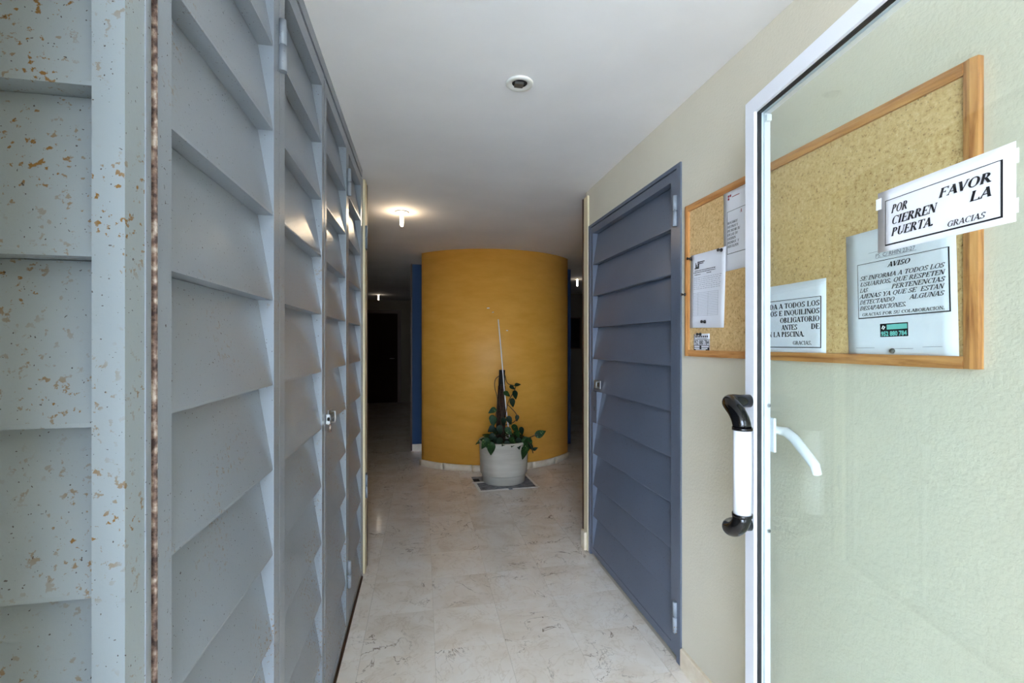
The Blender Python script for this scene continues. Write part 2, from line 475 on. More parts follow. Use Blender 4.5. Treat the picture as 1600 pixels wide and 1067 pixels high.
# cupboard frame: corner post, header, sill, end post
cf = empty('trim_3', (XL, YF, 0), label='grey steel corner post and header framing the louvred cupboard', cat='frame', kind='structure')
def cpart(nm, mb, mt=M['steel']):
    mb.v = [(x - XL, y - YF, z) for x, y, z in mb.v]
    return mb.build(nm, mt, cf)
cpart('corner_post', MB().box(XL - .035, XL, YF, .676, 0, 2.435), M['steel_rusty'])
cpart('rebate', MB().box(XL - .05, XL - .004, .677, .6965, 0, 2.435))
cpart('rebate_lip', MB().box(XL - .006, XL + .0015, .674, .679, 0, 2.435))
cpart('header', MB().box(XL - .05, XL + .002, .693, 2.845, 2.395, 2.44))
cpart('header_stop', MB().box(XL - .05, XL - .03, .693, 2.845, 2.36, 2.395), M['gap'])
cpart('sill', MB().box(XL - .05, XL - .002, .693, 2.845, 0, .028), M['gap'])
cpart('mid_post', MB().box(XL - .05, XL - .012, 1.768, 1.798, .028, 2.395), M['gap'])
cpart('end_post', MB().box(XL - .05, XL, 2.848, 2.889, 0, 2.395))
cpart('gap_filler', MB().box(XL - .05, XL - .043, .6966, .705, .03, 2.39), M['gap'])
cpart('drip_strip', MB().box(XL - .01, XL + .006, .693, 2.845, 0, .010), M['brown'])

# louvred steel panel that faces the entrance
fp = empty('wall_front', (-.7, YF, 0), label='rust-freckled grey steel louvred panel facing the entrance', cat='panel', kind='structure')
def fpart(nm, mb, mt=M['steel_rusty']):
    mb.v = [(x + .7, y - YF, z) for x, y, z in mb.v]
    return mb.build(nm, mt, fp)
for k in range(11):
    z0, z1 = SL0 + SLP * k, SL0 + SLP * (k + 1) - .001
    pr = [(YF + .004, z0), (YF + .004, z0 + .005), (YF + DEP, z1), (YF + DEP + .004, z1), (YF + DEP + .004, z0)]
    fpart('slat', MB().extr(pr, -1.0, XL - .036, 'x'))
fpart('back_sheet', MB().box(-1.05, XL - .035, YF + DEP + .005, YF + DEP + .01, 0, 2.43))
fpart('top_rail', MB().box(-1.05, XL - .036, YF, YF + DEP, 2.335, 2.435))
fpart('stile', MB().box(-1.05, -1.0005, YF, YF + DEP, 0, 2.334))

# slate louvred door in the right wall
root, part, n = louvred_leaf('door_5', -1, XR - .004, 1.832, 2.872, 1.877, 2.838, .02, 2.168, 10, M['steel_dark'], 'slate-blue steel louvred door in the right stucco wall')
slats(part, -1, XR - .004, 1.877, 2.838, n, (4, 2.765))
slats_lock = part('lock_box', MB().box(XR - .006, XR + .034, 2.766, 2.838, SL0 + SLP * 4, SL0 + SLP * 5 - .002))
part('keyhole', MB().box(XR - .008, XR - .004, 2.80, 2.806, .965, .99), M['gap'], slats_lock)
lp5 = part('latch_plate', MB().box(XR - .010, XR - .004, 2.70, 2.80, 1.115, 1.165), M['steel_bright'])
part('latch_staple', MB().tube([(XR - .004, 2.715, 1.125), (XR - .028, 2.715, 1.125), (XR - .03, 2.715, 1.14), (XR - .028, 2.715, 1.158), (XR - .004, 2.715, 1.158)], .005, 8), M['steel_bright'], lp5)
for z in (1.985, .195): barrel(part, XR - .012, 1.8305, z, .135, .0105, M['steel'])
df = empty('trim_4', (XR, DY0, 0), label='slate-blue steel frame around the right louvred door', cat='frame', kind='structure')
def dpart(nm, mb, mt=M['steel_dark']):
    mb.v = [(x - XR, y - DY0, z) for x, y, z in mb.v]
    return mb.build(nm, mt, df)
dpart('jamb', MB().box(XR - .008, XR + .09, DY0, 1.826, 0, 2.19)); dpart('jamb', MB().box(XR - .008, XR + .09, 2.876, 2.908, 0, 2.19))
dpart('head', MB().box(XR - .008, XR + .09, 1.8265, 2.8755, 2.173, 2.19))
dpart('seal', MB().box(XR + .045, XR + .088, 1.8265, 2.8755, .005, 2.17), M['gap'])

# ------------------------------------------------------------------ ceiling fittings
def downlight(c, lit, label, lamp='lamp'):
    o = empty('recessed_downlight', c, label=label, cat='light')
    MB().lathe([(.030, .0), (.034, -.006), (.050, -.008), (.054, -.004), (.054, 0)]).build('ring', M['lampring'], o)
    if lit:
        MB().lathe([(.030, -.001), (.028, .0), (.0, .0)]).build('socket', M['lampring'], o)
        MB().lathe([(0, -.115), (.008, -.113), (.0125, -.105), (.0125, -.0), (0, 0)], n=16).build('lamp_tube', M[lamp], o)
    else:
        MB().lathe([(.0, -.0005), (.031, -.0005)], smooth=False).build('socket', M['gap'], o)
        MB().box(-.020, .014, -.014, .014, -.012, -.001).build('lamp_holder', M['steel_bright'], o)
downlight((.381, 1.777, HC), False, 'unlit round recessed downlight in the corridor ceiling')
downlight((-.159, 3.69, HC), True, 'glowing tube lamp on the lobby ceiling left of the ochre wall')
downlight((-.913, 10.0, HC), True, 'small distant glowing tube lamp above the dark far door', 'lamp_weak')
downlight((2.445, 6.98, HC), True, 'glowing tube lamp in the passage right of the ochre wall', 'lamp_weak')

# far dark door and dark panel
fd = empty('door_6', (-1.0, 11.2, 0), label='dark wooden door at the end of the left passage', cat='door', kind='structure')
MB().box(-.42, .42, -.03, -.001, 0, 2.12).build('leaf', M['darkdoor'], fd)
for x0, x1, z0, z1 in ((-.5, -.42, 0, 2.2), (.42, .5, 0, 2.2), (-.42, .42, 2.12, 2.2)):
    MB().box(x0, x1, -.05, -.001, z0, z1).build('architrave', M['brown'], fd)
for sx in (-.2, .2):
    for z0, z1 in ((.2, .95), (1.1, 1.95)):
        MB().box(sx - .14, sx + .14, -.038, -.0301, z0, z1).build('panel', M['darkdoor'], fd)
MB().tube([(.34, -.031, 1.05), (.34, -.08, 1.05), (.24, -.08, 1.05)], .009, 8).build('handle', M['steel_bright'], fd)
dk = empty('dark_wall_board', (2.95, 8.999, 1.62), label='dark rectangular board on the wall of the right passage', cat='board')
MB().box(-.24, .24, -.03, -.0, -.30, .30).build('board', M['darkpanel'], dk)
for a in ((-.26, -.24, -.32, .32), (.24, .26, -.32, .32), (-.24, .24, .30, .32), (-.24, .24, -.32, -.30)):
    MB().box(a[0], a[1], -.036, 0, a[2], a[3]).build('board_frame', M['brown'], dk)

# ------------------------------------------------------------------ cork board on the right wall
CY0, CY1, CZ0, CZ1 = .712, 1.749, 1.348, 1.978
cb = empty('cork_board', (XR, (CY0 + CY1) / 2, CZ0), label='pine-framed cork noticeboard on the right stucco wall', cat='noticeboard')
def bpart(nm, mb, mt):
    mb.v = [(x - XR, y - (CY0 + CY1) / 2, z - CZ0) for x, y, z in mb.v]
    return mb.build(nm, mt, cb)
FW = .026
bpart('cork_sheet', MB().box(XR - .009, XR - .001, CY0 + FW + .0005, CY1 - FW - .0005, CZ0 + FW + .0005, CZ1 - FW - .0005), M['cork'])
def rail(z0, z1): return [(XR - .001, z0), (XR - .001, z1), (XR - .015, z1), (XR - .018, (z0 + z1) / 2), (XR - .015, z0)]
bpart('frame_rail', MB().extr(rail(CZ0, CZ0 + FW), CY0 + FW + .0003, CY1 - FW - .0003), M['pine_h'])
bpart('frame_rail', MB().extr(rail(CZ1 - FW, CZ1), CY0 + FW + .0003, CY1 - FW - .0003), M['pine_h'])
for a, b in ((CY0, CY0 + FW), (CY1 - FW, CY1)):
    bpart('frame_stile', MB().prism([(XR - .001, a), (XR - .001, b), (XR - .0155, b), (XR - .0185, (a + b) / 2), (XR - .0155, a)][::-1], CZ0 + .0005, CZ1 - .0005), M['pine_v'])

# ------------------------------------------------------------------ papers and lettering
def text_mesh(body, size, mat, italic=0.0, bold=0.0, width=None, align='LEFT'):
    cu = bpy.data.curves.new('lettering', 'FONT')
    cu.body = body; cu.size = size; cu.shear = italic; cu.offset = bold; cu.align_x = align
    cu.resolution_u = 2
    ob = bpy.data.objects.new('lettering', cu)
    COL.objects.link(ob)
    dg = bpy.context.evaluated_depsgraph_get()
    me = bpy.data.meshes.new_from_object(ob.evaluated_get(dg))
    bpy.data.objects.remove(ob); bpy.data.curves.remove(cu)
    if width and len(me.vertices):
        x0 = min(v.co.x for v in me.vertices); x1 = max(v.co.x for v in me.vertices)
        k = width / max(1e-6, x1 - x0)
        for v in me.vertices: v.co.x = (v.co.x - x0) * k
    me.name = 'lettering'; me.materials.clear(); me.materials.append(mat)
    return me

def serif_mesh(body, cap, mat, italic=0.0, T=.16, t=.055, width=None):
    """upright roman capitals with thick and thin strokes and serifs, built as flat polygons"""
    mb = MB()
    def L(x0, y0, x1, y1, w):
        d = Vector((x1 - x0, y1 - y0)); n = Vector((-d.y, d.x)).normalized() * (w / 2)
        if abs(d.y) > 1e-6 and abs(d.x) > .12: n = Vector((w / 2 * 1.05, 0)) if abs(d.y) > abs(d.x) * .4 else n
        mb.add([(x0 - n.x, y0 - n.y, 0), (x1 - n.x, y1 - n.y, 0), (x1 + n.x, y1 + n.y, 0), (x0 + n.x, y0 + n.y, 0)], [(0, 1, 2, 3)])
    def A(cx, cy, rx, ry, a0, a1, n=14):
        vs = []
        for i in range(n + 1):
            a = math.radians(a0 + (a1 - a0) * i / n); w_ = t + (T - t) * abs(math.cos(a))
            vs += [(cx + rx * math.cos(a), cy + ry * math.sin(a), 0), (cx + (rx - w_) * math.cos(a), cy + (ry - t) * math.sin(a), 0)]
        mb.add(vs, [(2 * i, 2 * i + 2, 2 * i + 3, 2 * i + 1) for i in range(n)])
    x = 0.0
    for ch in body:
        o = x
        l = lambda a, b, c, d, w: L(o + a, b, o + c, d, w)
        sf = lambda a, y, h=.13: l(a - h, y + (t / 2 if y < .5 else -t / 2), a + h, y + (t / 2 if y < .5 else -t / 2), t)
        ar = lambda cx, *r: A(o + cx, *r)
        adv = .75
        if ch == 'A': l(.08, 0, .36, 1, t); l(.36, 1, .66, 0, T); l(.18, .33, .54, .33, t); sf(.08, 0, .1); sf(.66, 0)
        elif ch == 'B': l(.16, 0, .16, 1, T); ar(.26, .75, .30, .25, -90, 90); ar(.26, .27, .36, .27, -90, 90); l(.03, 1 - t / 2, .28, 1 - t / 2, t); l(.03, t / 2, .28, t / 2, t); l(.16, .52, .28, .52, t); adv = .70
        elif ch == 'C': ar(.42, .5, .38, .5, 48, 312); l(.70, .68, .70, .97, t); adv = .76
        elif ch == 'D': l(.16, 0, .16, 1, T); ar(.26, .5, .48, .5, -90, 90); l(.03, t / 2, .28, t / 2, t); l(.03, 1 - t / 2, .28, 1 - t / 2, t); adv = .80
        elif ch in 'EFL':
            l(.16, 0, .16, 1, T); adv = .68
            if ch != 'L': l(.03, 1 - t / 2, .60, 1 - t / 2, t); l(.60, .76, .60, 1, t); l(.16, .52, .44, .52, t); l(.44, .42, .44, .62, t)
            else: sf(.16, 1)
            if ch != 'F': l(.03, t / 2, .62, t / 2, t); l(.62, 0, .62, .25, t)
            else: sf(.16, 0); adv = .64
        elif ch == 'G': ar(.42, .5, .38, .5, 48, 318); l(.70, .68, .70, .97, t); l(.68, .06, .68, .42, T); sf(.66, .45, .12); adv = .84
        elif ch == 'I': l(.19, 0, .19, 1, T); sf(.19, 0, .15); sf(.19, 1, .15); adv = .40
        elif ch == 'J': l(.28, .22, .28, 1, T); ar(.18, .22, .18, .24, 180, 360); sf(.28, 1, .15); adv = .48
        elif ch == 'M': l(.12, 0, .12, 1, t); l(.14, 1, .47, .02, T); l(.47, .02, .80, 1, t); l(.82, 0, .82, 1, T); sf(.12, 0, .1); sf(.82, 0); sf(.1, 1, .1); sf(.84, 1, .1); adv = .98
        elif ch == 'N': l(.12, 0, .12, 1, t); l(.14, 1, .66, 0, T); l(.66, 0, .66, 1, t); sf(.12, 0, .1); sf(.66, 1, .1); sf(.1, 1, .1); adv = .80
        elif ch in 'OQ':
            ar(.42, .5, .40, .5, 0, 360, 24); adv = .86
            if ch == 'Q': l(.42, .08, .72, -.2, .1)
        elif ch in 'PR':
            l(.16, 0, .16, 1, T); ar(.26, .74, .34, .26, -90, 90); l(.03, 1 - t / 2, .28, 1 - t / 2, t); l(.16, .48 + t / 2, .28, .48 + t / 2, t); sf(.16, 0); adv = .66
            if ch == 'R': l(.36, .5, .66, 0, T); sf(.68, 0, .1); adv = .76
        elif ch == 'S': ar(.32, .74, .25, .26, 25, 270, 12); ar(.32, .26, .27, .26, 90, -155, 12); l(.54, .72, .54, .98, t); l(.06, .02, .06, .28, t); adv = .64
        elif ch == 'T': l(.36, 0, .36, 1, T); l(.04, 1 - t / 2, .68, 1 - t / 2, t); l(.05, .76, .05, 1, t); l(.67, .76, .67, 1, t); sf(.36, 0); adv = .72
        elif ch == 'U': l(.16, .3, .16, 1, T); ar(.39, .31, .31, .31, 180, 360); l(.67, .3, .67, 1, t); sf(.16, 1); sf(.67, 1, .1); adv = .82
        elif ch == 'V': l(.10, 1, .37, 0, T); l(.37, 0, .64, 1, t); sf(.08, 1); sf(.64, 1, .1); adv = .72
        elif ch == 'Y': l(.10, 1, .36, .46, T); l(.36, .46, .62, 1, t); l(.36, 0, .36, .5, T); sf(.08, 1); sf(.63, 1, .1); sf(.36, 0); adv = .72
        elif ch == 'Z': l(.06, 1 - t / 2, .6, 1 - t / 2, t); l(.05, t / 2, .62, t / 2, t); l(.54, 1, .10, 0, T); adv = .68
        elif ch in '.,':
            l(.13, 0, .13, .19, .19); adv = .30
            if ch == ',': l(.15, .02, .09, -.16, .06)
        else: adv = .36
        x += adv
    k = cap if not width else width / max(x - .06, .1)
    mb.v = [((vx * k + italic * vy * cap), vy * cap, 0) for vx, vy, _ in mb.v]
    return mb.mesh('lettering', mat)

def roman(parent, body, x, y, cap, italic=0, width=None, bold=True, mat=None, z=.0026):
    me = serif_mesh(body, cap, mat or M['ink'], italic, *((.21, .085) if bold else (.16, .085)), width)
    o = link('lettering', me, parent); o.location = (x, y, z); return conform(o, parent)

SHEETS = {}
def conform(o, parent):
    """lay printed shapes on the slightly curled sheet"""
    w_, h_, curl, th = SHEETS[parent.name]
    lx, ly, lz = o.location
    for v in o.data.vertices:
        u, q = (v.co.x + lx) / w_, (v.co.y + ly) / h_
        f = curl * ((2 * u - 1) ** 2 * .5 + .5 * (1 - q) ** 2 * (u - .3))
        v.co.z = f + th + .0007 + max(0, v.co.z + lz - .0008) * .25
    o.location.z = 0
    return o

def sheet(name, M4, w_, h_, label, cat, curl=.0, mat=None, group=None, th=.0006):
    """paper lying in local xy (x right, y up), facing local +z"""
    n = 8
    mb = MB(); vs = []
    for zz in (0, th):
        for j in range(n + 1):
            for i in range(n + 1):
                u, v = i / n, j / n
                z = curl * ((2 * u - 1) ** 2 * .5 + .5 * (1 - v) ** 2 * (u - .3)) if curl else 0
                vs.append((u * w_, v * h_, z + zz))
    q = (n + 1) ** 2; fs = []
    for j in range(n):
        for i in range(n):
            a = j * (n + 1) + i
            fs.append((q + a, q + a + 1, q + a + n + 2, q + a + n + 1))
            fs.append((a, a + n + 1, a + n + 2, a + 1))
    edge = [i for i in range(n + 1)] + [j * (n + 1) + n for j in range(1, n + 1)] + [n * (n + 1) + i for i in range(n - 1, -1, -1)] + [j * (n + 1) for j in range(n - 1, 0, -1)]
    for a, b in zip(edge, edge[1:] + edge[:1]): fs.append((a, b, q + b, q + a))
    mb.add(vs, fs, True)
    o = mb.build(name, mat or M['paper'], None, label=label, cat=cat, group=group)
    place(o, M4)
    SHEETS[o.name] = (w_, h_, curl, th)
    return o

def write(parent, body, x, y, size, italic=0, bold=0, width=None, mat=None, z=.0012, align='LEFT', nm='lettering'):
    me = text_mesh(body, size, mat or M['ink'], italic, bold, width, align)
    o = link(nm, me, parent); o.location = (x, y, z); return conform(o, parent)

def rule(parent, segs, mat=None, nm='printed_border', z=.0011):
    mb = MB()
    for x0, x1, y0, y1 in segs: mb.box(x0, x1, y0, y1, z - .0002, z)
    return conform(mb.build(nm, mat or M['ink'], parent), parent)

def frame_segs(x0, x1, y0, y1, t, tr=None, tb=None):
    tr = tr or t; tb = tb or t
    return [(x0, x0 + t, y0, y1), (x1 - tr, x1, y0, y1), (x0, x1, y1 - t, y1), (x0, x1, y0, y0 + tb)]

def wallM(y_left, z_low, x, tilt=0.0):
    m = Matrix(((0, 0, -1, x), (-1, 0, 0, y_left), (0, 1, 0, z_low), (0, 0, 0, 1)))
    return m @ Matrix.Rotation(tilt, 4, 'Z')

def pushpin(y, z, x, label, mat, flat=False):
    o = empty('push_pin', (x, y, z), label=label, cat='push pin')
    if flat:
        MB().lathe([(0, .004), (.005, .003), (.0065, 0), (0, 0)], n=16).build('head', mat, o)
    else:
        MB().lathe([(0, .018), (.0055, .0175), (.006, .015), (.0035, .012), (.0035, .006), (.0065, .003), (.0065, .0), (0, 0)], n=16).build('head', mat, o)
    MB().lathe([(.0006, 0), (.0006, -.006), (0, -.008)], n=8).build('needle', M['pin_steel'], o)
    o.rotation_euler = (0, -math.pi / 2, 0)
    return o

XB = XR - .0098
# member list sheet (left)
ls = sheet('list_sheet', wallM(1.716, 1.466, XB, -.03), .222, .298, 'white sheet with printed list and letterhead, pinned at the left of the corkboard', 'paper', .006)
mb = MB()
for k in range(6): mb.box(.030 + .005 * k, .034 + .005 * k, .238, .243 + .004 * ((k * 5) % 7), .0009, .0011)
mb.box(.050, .095, .262, .2655, .0009, .0011).box(.050, .088, .256, .259, .0009, .0011)
mb.build('letterhead_logo', M['ink'], ls).location.z = .0032
mb = MB()
for (y, x0, x1) in ((.229, .03, .165), (.222, .022, .165), (.213, .03, .07), (.214, .11, .14)):
    x = x0
    while x < x1:
        w_ = R.uniform(.004, .011); mb.box(x, min(x + w_, x1), y, y + .0028, .0009, .0011); x += w_ + .0025
mb.build('printed_heading', M['ink'], ls).location.z = .0030
mb = MB()
for k in range(7):
    x = .025
    while x < .19:
        w_ = R.uniform(.004, .014); mb.box(x, x + w_, .201 - k * .0075, .2022 - k * .0075, .0009, .0011); x += w_ + R.uniform(.002, .006)
for k in range(15): mb.box(.022, .182, .140 - k * .0065, .1406 - k * .0065, .0009, .0011)
for x in (.022, .055, .12, .182): mb.box(x, x + .0005, .048, .142, .0009, .0011)
mb.build('printed_table', M['ink_grey'], ls).location.z = .0026
pushpin(1.706, 1.752, XB - .0045, 'black push pin at the top left corner of the list sheet', M['pin'])
pushpin(1.508, 1.748, XB - .0045, 'black push pin at the top right corner of the list sheet', M['pin'])
pushpin(1.612, 1.487, XB - .003, 'black push pin at the foot of the list sheet', M['pin'])
pushpin(1.741, 1.607, XR - .0185, 'black push pin stuck in the left frame of the corkboard', M['pin'])

# notice half hidden behind the white door stile
nt = sheet('notice_sheet', wallM(1.500, 1.665, XB - .0002, .0), .212, .300, 'white framed notice with small red logo, half behind the white door stile', 'paper', .002)
rule(nt, frame_segs(.020, .195, .060, .215, .0014, .002, .002))
mb = MB(); mb.box(.024, .032, .266, .274, .0009, .0011).box(.034, .042, .266, .274, .0009, .0011).box(.024, .032, .256, .264, .0009, .0011)
mb.build('printed_logo', M['ink_red'], nt).location.z = .0012
rule(nt, [(.046, .085, .262, .2645)], M['ink_red'], 'logo_line')
roman(nt, 'A', .088, .196, .012, .2, mat=M['ink_red'])
for k, tx in enumerate(('ROGAMOS', 'VECINOS Y', 'DE DEJAR SU', 'EN LAS ZO', 'QUEDEN', 'DEJADOS  Y', 'DISCULPEN')):
    roman(nt, tx, .023, .168 - k * .0142, .0090, .2)
# phone sticker
st = sheet('phone_sticker', wallM(1.690, 1.372, XB, 0), .104, .068, 'small black and white phone sticker at the bottom left of the corkboard', 'sticker')
rule(st, [(.0, .104, .0, .046)], M['ink'], 'black_field')
rule(st, [(.004, .040, .026 - .012, .020), (.052, .100, .014, .020), (.004, .040, .0065, .0115), (.052, .092, .0065, .0115), (.014, .080, .001, .005)], M['paper'], 'white_bars', z=.0016)
rule(st, [(.002, .102, .0225, .0445)], M['paper'], 'number_field', z=.0016)
write(st, '952 880 784', .004, .0245, .026, 0, .0006, .096, M['ink'], .002)
rule(st, [(.014 + .012 * k, .022 + .012 * k, .053, .060) for k in range(7)], M['ink'], 'printed_name', z=.0012)
rule(st, [(.020, .086, .0475, .0495)], M['ink_grey'], 'printed_line', z=.0012)
pushpin(1.644, 1.438, XB - .001, 'black push pin at the top of the phone sticker', M['pin'])

# pool notice, left part behind the stile
pn = sheet('pool_notice', wallM(1.350, 1.366, XB, .0), .285, .216, 'white notice about the pool, bottom middle of the corkboard', 'paper', .002)
rule(pn, frame_segs(.012, .270, .022, .168, .0014, .003, .0025))
for tx, x, y, wd, sz in (('DA A TODOS LOS', .078, .142, .186, .0225), ('IOS E INQUILINOS', .072, .120, .192, .0225), ('OBLIGATORIO', .120, .098, .144, .0225),
                         ('ANTES', .126, .076, .060, .0225), ('DE', .236, .076, .028, .0225), ('N LA PISCINA.', .072, .055, .140, .0225), ('GRACIAS.', .170, .031, .068, .016)):
    roman(pn, tx, x, y, sz * .70, 0, wd, sz > .02)

# "AVISO" notice
av = sheet('warning_notice', wallM(.997, 1.368, XB, .025), .250, .312, 'white AVISO notice with framed text, right half of the corkboard', 'paper', .003)
rule(av, frame_segs(.030, .238, .094, .232, .0012, .003, .0025))
write(av, 'DE PROPIETARIOS', .085, .257, .0135, .12, 0, .125, M['ink_grey'], .0032)
write(av, 'PS. C/ RHIN 23-27', .078, .241, .0135, .12, 0, .092, M['ink_grey'], .0032)
rule(av, [(.060, .212, .2555, .2562), (.077, .172, .2392, .2399)], M['ink_grey'], 'underline', z=.003)
roman(av, 'AVISO', .106, .213, .0118, .35, .050, z=.0032)
for tx, x, y, wd in (('SE INFORMA A TODOS LOS', .036, .190, .193), ('USUARIOS, QUE RESPETEN', .036, .175, .193), ('LAS', .035, .160, .022), ('PERTENENCIAS', .114, .160, .115),
                     ('AJENAS YA QUE SE  ESTAN', .034, .145, .193), ('DETECTANDO', .034, .130, .088), ('ALGUNAS', .154, .130, .073), ('DESAPARICIONES.', .034, .115, .115)):
    roman(av, tx, x, y, .0105, .35, wd - .003, False, z=.0032)
roman(av, 'GRACIAS POR SU COLABORACION.', .040, .100, .0074, .1, .186, False, z=.0032)
sk = rule(av, [(.085, .150, .046, .078)], M['ink'], 'phone_label', z=.0022)
write(av, '952 880 784', .087, .0485, .0150, 0, .0006, .060, M['teal'], .003)
rule(av, [(.101, .148, .0635, .0755)], M['teal'], 'label_name', z=.0026)
mb = MB().tube([(.090, .066, .0026), (.093, .073, .0026), (.097, .070, .0026), (.093, .064, .0026)], .0012, 6); mb.build('label_logo', M['paper'], av)
for sgm in ((.022, .07, .020, .0208), (.11, .16, .017, .0178), (.18, .22, .020, .0208)): rule(av, [sgm], M['ink_grey'], 'footer_print', z=.003)
pushpin(.883, 1.383, XB - .004, 'dark steel drawing pin at the foot of the AVISO notice', M['pin_steel'], True)

# ------------------------------------------------------------------ white glazed door standing open
FX, FY = .929, 1.177                                    # free edge on the corridor face
DD = Vector((-.138, -.9904, 0)).normalized()            # along the leaf, from free edge to hinge
DN = Vector((DD.y, -DD.x, 0))                           # out of the corridor face
if DN.x > 0: DN = -DN
DM = Matrix(((DD.x, 0, DN.x, FX), (DD.y, 0, DN.y, FY), (0, 1, 0, 0), (0, 0, 0, 1)))   # local: x along leaf, y up, z out of face
WD, HD, TH = .86, 2.10, .046
gd = empty('door_7', label='white aluminium glazed entrance door standing open against the right wall', cat='door', kind='structure')
gd.matrix_world = DM
def gpart(nm, mb, mt=M['alu']): return mb.build(nm, mt, gd)
FWd = .043
def stile(x0, x1): return MB().box(x0, x1, .012, HD, -TH, 0)
gpart('stile', stile(0, FWd)); gpart('stile', stile(WD - FWd, WD))
gpart('top_rail', MB().box(FWd, WD - FWd, HD - FWd, HD, -TH, 0))
gpart('bottom_rail', MB().box(FWd, WD - FWd, .012, .11, -TH, 0))
def ring(z0, z1, d, nm, mt):
    x0, x1, y0, y1 = FWd, WD - FWd, .11, HD - FWd
    gpart(nm, MB().box(x0, x0 + d, y0, y1, z0, z1), mt); gpart(nm, MB().box(x1 - d, x1, y0, y1, z0, z1), mt)
    gpart(nm, MB().box(x0 + d, x1 - d, y1 - d, y1, z0, z1), mt); gpart(nm, MB().box(x0 + d, x1 - d, y0, y0 + d, z0, z1), mt)
ring(-.020, -.009, .004, 'gasket', M['gasket'])
ring(-TH + .002, -.0275, .006, 'glazing_bead', M['alu'])
pane = gpart('glass_pane', MB().box(FWd + .0005, WD - FWd - .0005, .1105, HD - FWd - .0005, -.0262, -.0202), M['glass'])
gpart('bracket', MB().box(FWd + .006, FWd + .016, HD - FWd - .03, HD - FWd - .012, -.042, -.028))
# offset pull handle: black elbows, white grip
def bez(p0, p1, p2, p3, n=12):
    out = []
    for i in range(n + 1):
        t = i / n; a = (1 - t) ** 3; b = 3 * t * (1 - t) ** 2; c_ = 3 * t * t * (1 - t); d = t ** 3
        out.append(tuple(a * p0[k] + b * p1[k] + c_ * p2[k] + d * p3[k] for k in range(3)))
    return out
HT, HB, HX, HZ = 1.235, .880, .112, .074
for sg, y0 in ((-1, HT), (1, HB)):
    path = [(.022, y0, 0), (.022, y0, .03)] + bez((.022, y0, .045), (.025, y0, .085), (HX, y0 - sg * .0, HZ + .006), (HX, y0 + sg * .062, HZ), 14)
    gpart('handle_elbow', MB().tube(path, [.0185, .0185] + [.020 + .003 * i / 14 for i in range(15)], 18), M['blackplastic'])
    gpart('handle_collar', MB().tube([(HX, y0 + sg * .058, HZ), (HX, y0 + sg * .066, HZ)], .0255, 20), M['blackplastic'])
gpart('handle_grip', MB().tube([(HX, HT - .064, HZ), (HX, HB + .064, HZ)], .0225, 24), M['whiteplastic'])
for y in (HT, HB): gpart('fixing_screw', MB().tube([(FWd + .001, y - .01, -.04), (FWd + .006, y - .01, -.04)], .006, 10), M['gasket'])
# lever handle on the wall side
gpart('lever_plate', MB().box(.022, .060, 1.095, 1.19, -TH - .008, -TH - .0005))
gpart('lever_handle', MB().tube([(.022, 1.15, -TH), (.022, 1.15, -TH - .035), (.05, 1.15, -TH - .045), (.085, 1.137, -TH - .045), (.165, 1.085, -TH - .043), (.180, 1.068, -TH - .038)], [.012, .012, .014, .014, .0125, .010], 12), M['whiteplastic'])
# sign taped on the glass
S0 = Matrix.Translation((.4315, 1.580, -.0198))
sg = sheet('door_sign', DM @ S0, .236, .118, 'white POR FAVOR CIERREN LA PUERTA sign taped on the door glass', 'sign')
rule(sg, frame_segs(.017, .220, .010, .098, .0012, .0032, .0028))
for tx, x, y, wd, sz in (('POR', .030, .070, .036, .0225), ('FAVOR', .122, .070, .084, .0225), ('CIERREN', .030, .048, .090, .0225), ('LA', .172, .048, .034, .0225), ('PUERTA.', .030, .026, .086, .0225), ('GRACIAS', .136, .0165, .062, .0135)):
    roman(sg, tx, x, y, sz * .70, .28, wd - .004, sz > .02, z=.0012)
for (x, y) in ((-.004, .085), (.228, .085), (.228, .012)):
    MB().box(x, x + .012, y, y + .022, .0007, .0011).build('tape', M['alu'], sg)

# ------------------------------------------------------------------ planter, plant, newspaper
PX, PY = .815, 4.575
np_ = empty('newspaper', (PX, PY, 0), label='folded newspaper spread on the floor under the planter', cat='newspaper')
MB().box(-.30, .28, -.29, .20, .001, .004).build('printed_sheet', M['news'], np_)
MB().box(-.31, -.02, -.30, -.26, .0042, .006).build('page_edge', M['newswhite'], np_)
MB().box(-.325, -.20, -.02, .02, .0042, .007).build('page_edge', M['newswhite'], np_)
MB().box(.02, .29, -.295, -.27, .0042, .006).build('page_edge', M['newswhite'], np_)
MB().box(-.312, -.285, -.255, -.03, .0042, .006).build('page_edge', M['newswhite'], np_)
MB().box(.262, .285, -.26, .19, .0042, .006).build('page_edge', M['newswhite'], np_)
MB().box(-.30, -.24, .03, .12, .0042, .0055).build('printed_picture', M['gap'], np_)
np_.rotation_euler = (0, 0, .06)
pt = empty('planter', (PX, PY, .0065), label='large pale grey round plastic planter on newspaper by the ochre wall', cat='planter')
MB().lathe([(0, 0), (.205, 0), (.213, .006), (.222, .085), (.226, .088)], n=56).build('saucer', M['pot'], pt)
MB().lathe([(.218, .088), (.236, .094), (.2385, .10), (.249, .392), (.254, .396), (.256, .415), (.252, .422), (.242, .422), (.238, .41), (.236, .36)], n=56).build('pot_body', M['pot'], pt)
MB().lathe([(.2385, .372), (0, .385)], n=40).build('soil', M['soil'], pt)

